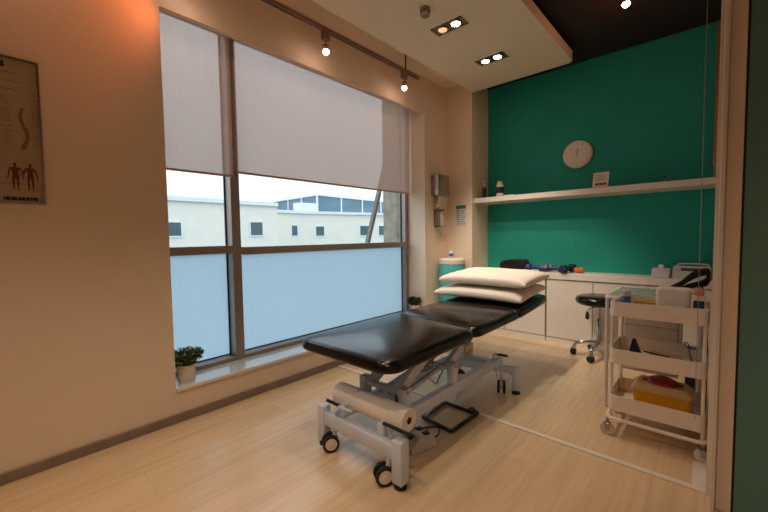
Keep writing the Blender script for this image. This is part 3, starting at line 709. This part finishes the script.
# foot pedal
t = thing('foot_pedal', 'white foot pedal unit with dark buttons on the floor under the couch', 'foot pedal', (1.192, 1.42, 0), rz=-.25)
b = BM(); prism(b, [(-.085, 0), (.085, 0), (.085, .03), (.05, .068), (-.03, .075), (-.085, .045)], 'x', -.05, .05); bmesh.ops.bevel(b, geom=b.edges[:], offset=.006, segments=2, affect='EDGES'); obj('pedal_housing', b, 'box', t, smooth=40)
b = BM()
for x in (-.026, .026): box(b, x-.014, x+.014, .01, .045, .062, .078, .004, 2)
o = obj('pedal_button', b, 'navy', t, smooth=40)
b = BM(); box(b, -.016, .016, -.06, -.035, .058, .076, .004, 2); obj('pedal_button', b, 'navy', t, smooth=40)
b = BM(); tube(b, [(0, .08, .015), (-.02, .15, .006), (-.08, .2, .006), (-.12, .12, .006), (-.16, .05, .02), (-.16, .0, .1), (-.13, -.04, .2)], .004, 8, smooth=5); obj('pedal_cable', b, 'darkgrey', t, smooth=60)

# pillows
def pillow(loc, L, W_, H, rz, label, seed, tilt=0):
    b = BM(); N = 56; Mn = 36; top = {}; bot = {}
    off = Vector((seed*3.1, seed*1.7, 0))
    for i in range(N+1):
        for j in range(Mn+1):
            u = -1+2*i/N; v = -1+2*j/Mn
            us = math.sin(u*PI/2); vs = math.sin(v*PI/2)
            x = us*L/2*(1-.035*(1-abs(vs)**2)); y = vs*W_/2*(1-.07*(1-abs(us)**2))
            prof = max(0, (1-abs(us)**5))**.33*max(0, (1-abs(vs)**5))**.36
            n1 = noise.noise(Vector((x*7, y*7, 0))+off)*.10+noise.noise(Vector((x*18, y*18, 2))+off)*.05
            edge = (1-prof)*.05*noise.noise(Vector((math.atan2(vs, us)*9, 0, 5))+off)
            z = H/2*prof*(1+n1+edge)
            zb = -H/2*prof*.8*(1+.5*n1)
            sag = -.01*abs(us)**3
            top[i, j] = b.verts.new((x, y, z+sag)); bot[i, j] = b.verts.new((x, y, zb+sag)) if 0 < i < N and 0 < j < Mn else top[i, j]
    for i in range(N):
        for j in range(Mn):
            b.faces.new((top[i, j], top[i+1, j], top[i+1, j+1], top[i, j+1]))
            q = (bot[i, j], bot[i, j+1], bot[i+1, j+1], bot[i+1, j])
            if len(set(q)) == 4:
                try: b.faces.new(q)
                except ValueError: pass
    bmesh.ops.rotate(b, verts=b.verts, cent=(0, 0, 0), matrix=Matrix.Rotation(tilt, 3, 'X'))
    o = obj('pillow', b, 'cotton', smooth=180, loc=loc); o.rotation_euler = (0, 0, rz)
    return tag(o, label, 'pillow', 'pillows stacked on the couch')
pillow((.905, 2.765, .612), .735, .52, .098, .0, 'lower of two cream pillows, lying on the couch head', 1, .085)
pillow((.935, 2.775, .714), .72, .50, .104, .0, 'upper of two cream pillows stacked on the couch head', 2, .055)

# ------------------------------------------------------------ stool
t = thing('rolling_stool', 'round black swivel stool with chrome five-star base and casters', 'stool', (1.555, 3.485, 0))
b = BM(); lathe(b, [(0, .455), (.16, .455), (.180, .468), (.186, .49), (.178, .513), (.15, .525), (0, .53)], n=48); obj('seat', b, 'leather', t, smooth=60)
b = BM(); lathe(b, [(0, .44), (.07, .44), (.075, .455), (0, .455)], n=24); obj('seat_plate', b, 'black', t, smooth=40)
b = BM(); cyl(b, (0, 0, .29), (0, 0, .445), .013, n=20); lathe(b, [(0, .12), (.024, .12), (.024, .33), (.02, .335), (.02, .345), (0, .345)], n=24); obj('gas_column', b, 'chrome', t, smooth=40)
b = BM(); tube(b, [(0, 0, .43), (-.05, -.03, .425), (-.08, -.045, .40)], .005, 8); l = obj('height_lever', b, 'chrome', t, smooth=60)
b = BM(); lathe(b, [(0, -.05), (.013, -.04), (.016, -.02), (.009, .02), (0, .02)], (-.083, -.047, .37), 16); obj('lever_knob', b, 'black', l, smooth=60)
for k in range(5):
    a = k*2*PI/5+math.radians(192)
    c_, s_ = math.cos(a), math.sin(a)
    b = BM(); tube(b, [(0.02*c_, .02*s_, .13), (.08*c_, .08*s_, .125), (.14*c_, .14*s_, .115), (.182*c_, .182*s_, .095), (.19*c_, .19*s_, .05)], .0155, 10); obj('base_leg', b, 'chrome', t, smooth=60)
    b = BM(); lathe(b, [(0, -.021), (.02, -.021), (.028, -.015), (.029, -.004), (.022, 0), (.029, .004), (.028, .015), (.02, .021), (0, .021)], n=24, axis='x')
    bmesh.ops.rotate(b, verts=b.verts, cent=(0, 0, 0), matrix=Matrix.Rotation(k*1.3, 3, 'Z')); bmesh.ops.translate(b, verts=b.verts, vec=(.195*c_, .195*s_, .029)); obj('caster', b, 'rubber', t, smooth=40)

# ------------------------------------------------------------ utility trolley
TX0, TX1, TY0, TY1 = 1.868, 2.255, 2.162, 2.475
t = thing('utility_trolley', 'cream three-tier steel trolley loaded with clinic supplies', 'trolley', ((TX0+TX1)/2, (TY0+TY1)/2, 0))
tx, ty = (TX0+TX1)/2, (TY0+TY1)/2; hx, hy = (TX1-TX0)/2, (TY1-TY0)/2
def tray(z0, z1):
    b = BM(); th = .003; r = .035
    O = rrect(-hx, hx, -hy, hy, r); I = rrect(-hx+th, hx-th, -hy+th, hy-th, r-th)
    def ring(p, z): return [b.verts.new((x, y, z)) for x, y in p]
    rs = [ring(O, z0), ring(O, z1-.002), ring(O, z1), ring(I, z1), ring(I, z0+th)]
    n = len(O)
    for A, B_ in zip(rs, rs[1:]):
        for k in range(n): b.faces.new((A[k], A[(k+1) % n], B_[(k+1) % n], B_[k]))
    b.faces.new(rs[0][::-1]); b.faces.new(rs[-1]); return obj('basket', b, 'trolley', t, smooth=30)
TR = ((.628, .702), (.383, .458), (.135, .215))
for z0, z1 in TR: tray(z0, z1)
for sx in (-1, 1):
    b = BM(); x = sx*(hx-.012); r = .0075
    tube(b, [(x, -hy+.03, .70), (x, -hy+.022, .6), (x, -hy+.022, .12), (x, -hy+.022, .10)], r, 10, smooth=2)
    tube(b, [(x, hy-.03, .70), (x, hy-.022, .6), (x, hy-.022, .12), (x, hy-.022, .10)], r, 10, smooth=2)
    cyl(b, (x, -hy+.03, .695), (x, hy-.03, .695), r, n=10)
    obj('side_frame', b, 'trolley', t, smooth=60)
b = BM(); P = rrect(-hx-.004, hx+.004, -hy-.004, hy+.004, .03, 4); tube(b, [(x, y, .092) for x, y in P], .0095, 10, closed=True, smooth=1); obj('base_rail', b, 'trolley', t, smooth=60)
for sx in (-1, 1):
    for sy in (-1, 1):
        X, Y = sx*(hx-.004)-.004, sy*(hy-.008); a = .5 if sx < 0 else .3
        b = BM(); cyl(b, (X, Y, .06), (X, Y, .088), .007, n=12); box(b, X-.014, X+.014, Y-.018, Y+.012, .05, .062, .002, 1)
        for s in (-1, 1): box(b, X-.008, X+.012, Y-.006+s*.011-.0015, Y-.006+s*.011+.0015, .026, .052)
        c = obj('caster', b, 'steel', t)
        b = BM(); cyl(b, (X, Y-.015, .031), (X, Y+.003, .031), .031, n=28); obj('wheel', b, 'box', c, smooth=40)
# supplies on the trolley
zt = TR[0][0]+.003; zm = TR[1][0]+.003; zl = TR[2][0]+.003
bottle('gel_bottle', 'small clear bottle with blue label at the left of the top basket', 'bottle', (1.925, 2.27, zt),
       [(0, 0), (.02, 0), (.022, .004), (.022, .085), (.02, .09), (0, .09)], 'bluelabel', [('cap', [(.0, .09), (.021, .09), (.021, .118), (.018, .12), (0, .12)], 'box')])
b = BM(); box(b, -.05, .05, -.03, .03, 0, .068, .003, 1); tag(obj('glove_carton', b, 'lidclear', loc=(2.005, 2.32, zt)), 'flat tan carton between the blue bottle and the tissue stack', 'box')
t = thing('tissue_stack', 'thick stack of folded white paper sheets in the top trolley basket', 'paper stack', (2.118, 2.31, zt))
for k in range(13):
    b = BM(); dx = .002*math.sin(k*2.3); P = rrect(-.067+dx, .065+dx, -.055, .055, .02, 3); prism(b, P, 'z', .011*k+.001, .011*k+.0105); obj('folded_sheet', b, 'tissue', t)
t = thing('spray_bottle', 'white bottle with pink cap and blue label at the right of the top basket', 'bottle', (2.216, 2.25, zt+.0))
b = BM(); prism(b, rrect(-.024, .024, -.018, .018, .012, 4), 'z', 0, .122); obj('bottle_body', b, 'ceramic', t, smooth=40)
b = BM(); box(b, -.02, .02, -.0195, -.018, .065, .10); box(b, -.02, .02, -.0195, -.018, .03, .048); obj('label_band', b, 'blue', t)
b = BM(); lathe(b, [(0, .122), (.018, .122), (.019, .126), (.019, .150), (.015, .154), (0, .154)], n=20); obj('cap', b, 'pink', t, smooth=40)
t = thing('cable_bundle', 'black cable bundle draped over the right corner of the trolley, hanging down', 'cable', (2.252, 2.42, .84))
b = BM()
for k in range(6):
    o_ = .006*k; tube(b, [(-.13-.004*k, -.01*k, -.085+.003*k), (-.105, 0-.01*k, -.055+o_*.6), (-.06, -.01*k, -.018+o_), (-.02, 0, .0+o_*.8), (-.006, .01, -.015+o_), (-.014, .02, -.055+o_), (-.045, .01, -.062+o_*.6), (-.09, 0, -.072+o_*.3), (-.125, -.005*k, -.088)], .0065, 8, smooth=4)
obj('coiled_loop', b, 'rubber', t, smooth=60)
b = BM()
for k, dx in enumerate((0, .008)):
    tube(b, [(-.03-dx*2, .0, -.05), (-.025-dx, -.02, -.12), (-.012-dx*.5, -.04, -.2), (-.004, -.05, -.35), (-.003, -.05, -.55), (-.005-dx*.3, -.05, -.74)], .0045, 8, smooth=4)
obj('hanging_cable', b, 'rubber', t, smooth=60)
# middle basket
t = thing('navy_wedge', 'dark blue pointed holder standing in the middle trolley basket', 'holder', (1.972, 2.27, zm))
b = BM(); prism(b, [(-.035, 0), (.035, 0), (.03, .02), (-.004, .115), (-.014, .115), (-.03, .03)], 'y', -.02, .02); bmesh.ops.bevel(b, geom=b.edges[:], offset=.004, segments=2, affect='EDGES'); obj('holder_body', b, 'navy', t, smooth=40)
b = BM(); box(b, .0, .022, -.024, -.02, .015, .03); obj('stitched_tag', b, 'blue', t)
b = BM(); box(b, -.065, .065, -.045, .045, 0, .03); bmesh.ops.rotate(b, verts=b.verts, cent=(0, 0, 0), matrix=Matrix.Rotation(.06, 3, 'X')); tag(obj('paper_packet', b, 'lidclear', loc=(2.09, 2.33, zm+.004)), 'tan paper packet lying in the middle trolley basket', 'packet')
t = thing('pen', 'slim black pen lying on the tan paper packet', 'pen', (2.06, 2.29, zm+.045), rz=-.3)
b = BM(); cyl(b, (-.06, 0, 0), (.055, 0, 0), .004, n=10); obj('barrel', b, 'black', t, smooth=40)
b = BM(); cyl(b, (.055, 0, 0), (.068, 0, 0), .004, .001, n=10); obj('tip', b, 'steel', t, smooth=40)
t = thing('scissors', 'small dark-handled scissors sticking out at the right of the middle basket', 'scissors', (2.19, 2.40, zm))
b = BM(); beam(b, (0, 0, .0), (-.012, 0, .075), .007, .002, (0, 1, 0)); beam(b, (.006, .004, .0), (-.014, .004, .075), .007, .002, (0, 1, 0)); obj('blades', b, 'steel', t)
b = BM(); tube(b, [(-.012, 0, .075), (-.024, 0, .086), (-.03, 0, .098), (-.022, 0, .103), (-.012, 0, .09)], .0025, 8, closed=True); tube(b, [(-.012, .004, .075), (.0, .004, .078), (.014, .004, .08), (.014, .004, .073), (.0, .004, .07)], .0025, 8, closed=True); obj('handles', b, 'navy', t, smooth=60)
# sharps container on the bottom basket
t = thing('sharps_container', 'yellow sharps container with clear lid and red hatch in the bottom basket', 'sharps container', (2.082, 2.32, zl))
def frustum(b, w0, d0, w1, d1, z0, z1, r=.02):
    A = [b.verts.new((x, y, z0)) for x, y in rrect(-w0, w0, -d0, d0, r, 4)]; B_ = [b.verts.new((x, y, z1)) for x, y in rrect(-w1, w1, -d1, d1, r, 4)]
    n = len(A); b.faces.new(A[::-1]); b.faces.new(B_)
    for k in range(n): b.faces.new((A[k], A[(k+1) % n], B_[(k+1) % n], B_[k]))
b = BM(); frustum(b, .108, .068, .12, .08, 0, .105); obj('container_body', b, 'yellow', t, smooth=30)
b = BM(); frustum(b, .126, .086, .126, .086, .105, .118); frustum(b, .122, .082, .10, .062, .118, .142); obj('lid', b, 'lidclear', t, smooth=30)
b = BM(); lathe(b, [(0, .142), (.064, .142), (.060, .156), (.042, .166), (0, .166)], n=32); box(b, -.085, .085, -.014, .014, .142, .149, .003, 1); obj('hatch', b, 'red', t, smooth=40)
b = BM(); box(b, -.05, .05, -.0795, -.076, .03, .08); bmesh.ops.rotate(b, verts=b.verts, cent=(0, -.076, .05), matrix=Matrix.Rotation(.11, 3, 'X')); obj('label_patch', b, 'yellow', t)

# side table behind the trolley
t = thing('side_table', 'white side table with pale green glass top behind the trolley', 'side table', (2.01, 2.75, 0))
SX0, SX1, SY0, SY1 = -.222, .215, -.245, .20
b = BM(); box(b, SX0+.012, SX1-.012, SY0+.012, SY1-.012, .672, .684, .002, 1); obj('glass_top', b, 'glass_green', t)
b = BM(); tube(b, [(x, y, .67) for x, y in rrect(SX0, SX1, SY0, SY1, .03, 3)], .011, 10, closed=True, smooth=1); obj('top_rim', b, 'trolley', t, smooth=60)
for x, y in ((SX0+.005, SY0+.01), (SX1-.005, SY0+.01), (SX0+.005, SY1-.01), (SX1-.005, SY1-.01)):
    b = BM(); cyl(b, (x, y, .0), (x, y, .668), .010, n=12); obj('leg', b, 'trolley', t, smooth=40)
b = BM(); box(b, -.14, .12, -.19, SY1-.03, .24, .655, .003, 1); obj('drawer_body', b, 'white', t)
for z0, z1 in ((.25, .375), (.38, .51), (.515, .65)):
    b = BM(); box(b, -.135, .115, -.198, -.19, z0, z1, .002, 1); dr = obj('drawer', b, 'white', t)
    b = BM(); box(b, -.05, .03, -.206, -.198, z1-.022, z1-.012, .002, 1); obj('handle', b, 'white', dr)
b = BM(); box(b, -.03, .03, -.08, .08, 0, .30, .004, 1); tag(obj('gap_block', b, 'darkgrey', loc=(2.185, 2.74, 0)), 'dark grey block filling the dark gap beside the drawers under the side table', 'box')  # block put in for the dark gap right of the drawers

# ------------------------------------------------------------ outside
import mathutils
f = 365.8433; CAM = Vector((2.2694, 0, 1.05)); yw, pt, rl = map(math.radians, (42.2643, -3.0154, -.8287))
# street level far below
b = BM(); box(b, -120, -.6, -60, 120, -8.1, -8); tag(struct('ground', b, 'asphalt'), 'street level outside the window, far below', 'ground')
def facade(name, label, P, depth, ztop, zbot, wins, m, group=None, parap=.35, pier=None):
    """prismatic building: P = list of plan points along its visible front, extruded away from the window"""
    t = thing(name, label, 'building', (P[0][0], P[0][1], zbot), group)
    o = Vector((P[0][0], P[0][1], zbot)); b = BM()
    pts = [(x-o.x, y-o.y) for x, y in P]+[(x-o.x-depth, y-o.y+depth*.2) for x, y in P[::-1]]
    prism(b, pts, 'z', 0, ztop-zbot); obj('wall', b, m, t)
    b = BM(); q = []
    for (x0, y0), (x1, y1) in zip(P, P[1:]):
        d = Vector((x1-x0, y1-y0)).normalized(); n = Vector((d.y, -d.x))
        beam(b, (x0-o.x+n.x*.08, y0-o.y+n.y*.08, ztop-zbot-.12), (x1-o.x+n.x*.08, y1-o.y+n.y*.08, ztop-zbot-.12), .3, .35)
    obj('parapet', b, 'render2', t)
    for (i, s, w_, z0, z1) in wins:
        (x0, y0), (x1, y1) = P[i], P[i+1]; d = Vector((x1-x0, y1-y0)).normalized(); n = Vector((d.y, -d.x))
        if n.x < 0: n = -n
        c = Vector((x0, y0)).lerp(Vector((x1, y1)), s)-Vector((o.x, o.y)); c0 = c-d*w_/2+n*.02; c1 = c+d*w_/2+n*.02
        b = BM(); z0_, z1_ = z0-zbot, z1-zbot
        for a, e in (((c0, z0_), (c1, z0_)), ((c0, z1_), (c1, z1_))): beam(b, (a[0].x, a[0].y, a[1]), (e[0].x, e[0].y, e[1]), .14, .12)
        for c_ in (c0, c1): beam(b, (c_.x, c_.y, z0_), (c_.x, c_.y, z1_), .14, .1, (n.x, n.y, 0))
        wo = obj('window', b, 'render2', t)
        b = BM(); beam(b, (c0.x, c0.y, (z0_+z1_)/2), (c1.x, c1.y, (z0_+z1_)/2), .06, z1_-z0_); obj('pane', b, 'bwin', wo)
    return t
F = Vector((-math.sin(yw)*math.cos(pt), math.cos(yw)*math.cos(pt), math.sin(pt)))
R = Vector((math.cos(yw), math.sin(yw), 0)); U = R.cross(F)
R2 = R*math.cos(rl)+U*math.sin(rl); U2 = -R*math.sin(rl)+U*math.cos(rl)
def ray_plan(u, v, z):
    d = F+R2*((u-384)/f)-U2*((v-256)/f); k = (z-CAM.z)/d.z; p = CAM+d*k; return (p.x, p.y)
def along(P, Q, u):   # parameter of image column u on the line PQ at eye level
    best = 0; bd = 1e9
    for k in range(1001):
        s = k/1000; p = Vector((P[0]+(Q[0]-P[0])*s, P[1]+(Q[1]-P[1])*s, 1.9))-CAM
        uu = 384+f*p.dot(R2)/p.dot(F)
        if abs(uu-u) < bd: bd = abs(uu-u); best = s
    return best
b1 = [ray_plan(120, 193.5, 4.5), ray_plan(277, 203.5, 4.5)]
facade('apartment_building', 'nearer cream building with two dark windows, seen through the left pane and beside the mullion', b1, 8, 4.5, -8,
       [(0, along(b1[0], b1[1], 169), 1.9, 1.3, 2.5), (0, along(b1[0], b1[1], 256.5), 1.35, 1.3, 2.65)], 'render')
q0 = ray_plan(275, 210, 4.5); q1 = ray_plan(303, 211.5, 4.5); q3 = ray_plan(425, 214.5, 4.5)
w2 = [(0, along(q0, q1, 294.5), 1.0, 1.3, 2.7), (1, along(q1, q3, 320), 1.3, 1.25, 2.6), (1, along(q1, q3, 364.5), 1.6, 1.25, 2.7), (1, along(q1, q3, 383), 1.6, 1.25, 2.7)]
facade('apartment_building', 'long cream building with small windows beyond the diagonal post', [q0, q1, q3], 9, 4.5, -8, w2, 'render')
h0 = ray_plan(276, 201.5, 7.0); h1 = ray_plan(317, 194.7, 7.0); h2 = ray_plan(425, 206, 7.0)
t = thing('rooftop_penthouse', 'blue-grey clad rooftop storey above the long cream building', 'building', (h1[0], h1[1], 4.5))
b = BM(); pts = [(p[0]-h1[0], p[1]-h1[1]) for p in (h0, h1, h2)]; pts += [(pts[2][0]-14, pts[2][1]), (pts[0][0]-14, pts[0][1])]; prism(b, pts, 'z', 0, 2.45); obj('cladding', b, 'bglass', t)
for A, B_, n in ((h0, h1, 3), (h1, h2, 6)):
    for k in range(1, n+1):
        s = k/n; x = A[0]+(B_[0]-A[0])*s-h1[0]+.05; y = A[1]+(B_[1]-A[1])*s-h1[1]-.05
        b = BM(); box(b, x-.1, x+.1, y-.1, y+.1, 0, 2.5); obj('mullion_post', b, 'render2', t)
b = BM()
for A, B_ in ((h0, h1), (h1, h2)): beam(b, (A[0]-h1[0], A[1]-h1[1], 2.47), (B_[0]-h1[0], B_[1]-h1[1], 2.47), .4, .16)
obj('roof_edge', b, 'render2', t)
b = BM(); p = ray_plan(296, 203.5, 6.2); p2 = ray_plan(316, 203, 6.2)
box(b, -.8, .8, -1.5, 1.5, 0, 1.2, .05, 1); tag(obj('rooftop_unit', b, 'render2', loc=(*ray_plan(306, 206.5, 5.3), 4.5)), 'pale rooftop plant unit in front of the blue-grey storey', 'rooftop unit')
# stone column and diagonal post just outside
yL = CAM.y+(-1.15-CAM.x)*((F+R2*((383-384)/f)-U2*((220-256)/f)).y/(F+R2*((383-384)/f)-U2*((220-256)/f)).x)
b = BM(); box(b, -1.15, -.9, yL, yL+1.0, -8, 4, .01, 1); tag(struct('wall_outside', b, 'stone'), 'grey stone clad column outside', 'column')
def img_pt(u, v, x):
    d = F+R2*((u-384)/f)-U2*((v-256)/f); k = (x-CAM.x)/d.x; return CAM+d*k
pb, ptp = img_pt(366.5, 247, -1.6), img_pt(379.5, 190, -1.6); dd = (ptp-pb).normalized()
b = BM(); beam(b, pb-dd*3, ptp+dd*1.2, .06, .05); o = obj('diagonal_post', b, 'print_grey'); tag(o, 'slanted grey metal post outside the right end of the window', 'post')

# ------------------------------------------------------------ world and camera
wd = bpy.data.worlds.new('overcast_sky'); bpy.context.scene.world = wd; wd.use_nodes = True; nt = wd.node_tree
bg = nt.nodes['Background']; tc = nt.nodes.new('ShaderNodeTexCoord'); n = nt.nodes.new('ShaderNodeTexNoise'); n.inputs['Scale'].default_value = 2.5
r = nt.nodes.new('ShaderNodeValToRGB'); r.color_ramp.elements[0].color = (.78, .88, 1, 1); r.color_ramp.elements[1].color = (.93, .98, 1, 1)
sx_ = nt.nodes.new('ShaderNodeSeparateXYZ'); mr = nt.nodes.new('ShaderNodeMapRange')
mr.inputs['From Min'].default_value = .0; mr.inputs['From Max'].default_value = 1; mr.inputs['To Min'].default_value = 1.0; mr.inputs['To Max'].default_value = 2.6
nt.links.new(tc.outputs['Generated'], sx_.inputs[0]); nt.links.new(sx_.outputs[2], mr.inputs[0]); nt.links.new(mr.outputs[0], bg.inputs[1])
nt.links.new(tc.outputs['Generated'], n.inputs[0]); nt.links.new(n.outputs['Fac'], r.inputs[0]); nt.links.new(r.outputs[0], bg.inputs[0])
# portal that guides the sky light through the window opening
pl = bpy.data.lights.new('window_portal', 'AREA'); pl.shape = 'RECTANGLE'; pl.size = Y2-Y1; pl.size_y = ZW1-ZW0; pl.cycles.is_portal = True
po = bpy.data.objects.new('window_portal', pl); C.objects.link(po); po.location = (-.31, (Y1+Y2)/2, (ZW0+ZW1)/2); po.rotation_euler = (0, -PI/2, 0)
po.rotation_euler = Matrix(((0, 0, -1), (1, 0, 0), (0, -1, 0))).to_euler() if False else (math.radians(90), 0, math.radians(-90))

cam = bpy.data.cameras.new('camera'); co = bpy.data.objects.new('camera', cam); C.objects.link(co)
cam.sensor_width = 36; cam.lens = f*36/768; cam.clip_end = 500; cam.clip_start = .02
Mx = Matrix((R2, U2, -F)).transposed().to_4x4(); co.matrix_world = Matrix.Translation(CAM) @ Mx
sc = bpy.context.scene; sc.camera = co
sc.view_settings.view_transform = 'Standard'; sc.view_settings.look = 'None'; sc.view_settings.exposure = .36; sc.view_settings.gamma = 1
sc.view_settings.use_curve_mapping = False
sc.cycles.use_denoising = True; sc.cycles.sample_clamp_indirect = 4
sc.cycles.max_bounces = 10; sc.cycles.diffuse_bounces = 6; sc.cycles.transparent_max_bounces = 12
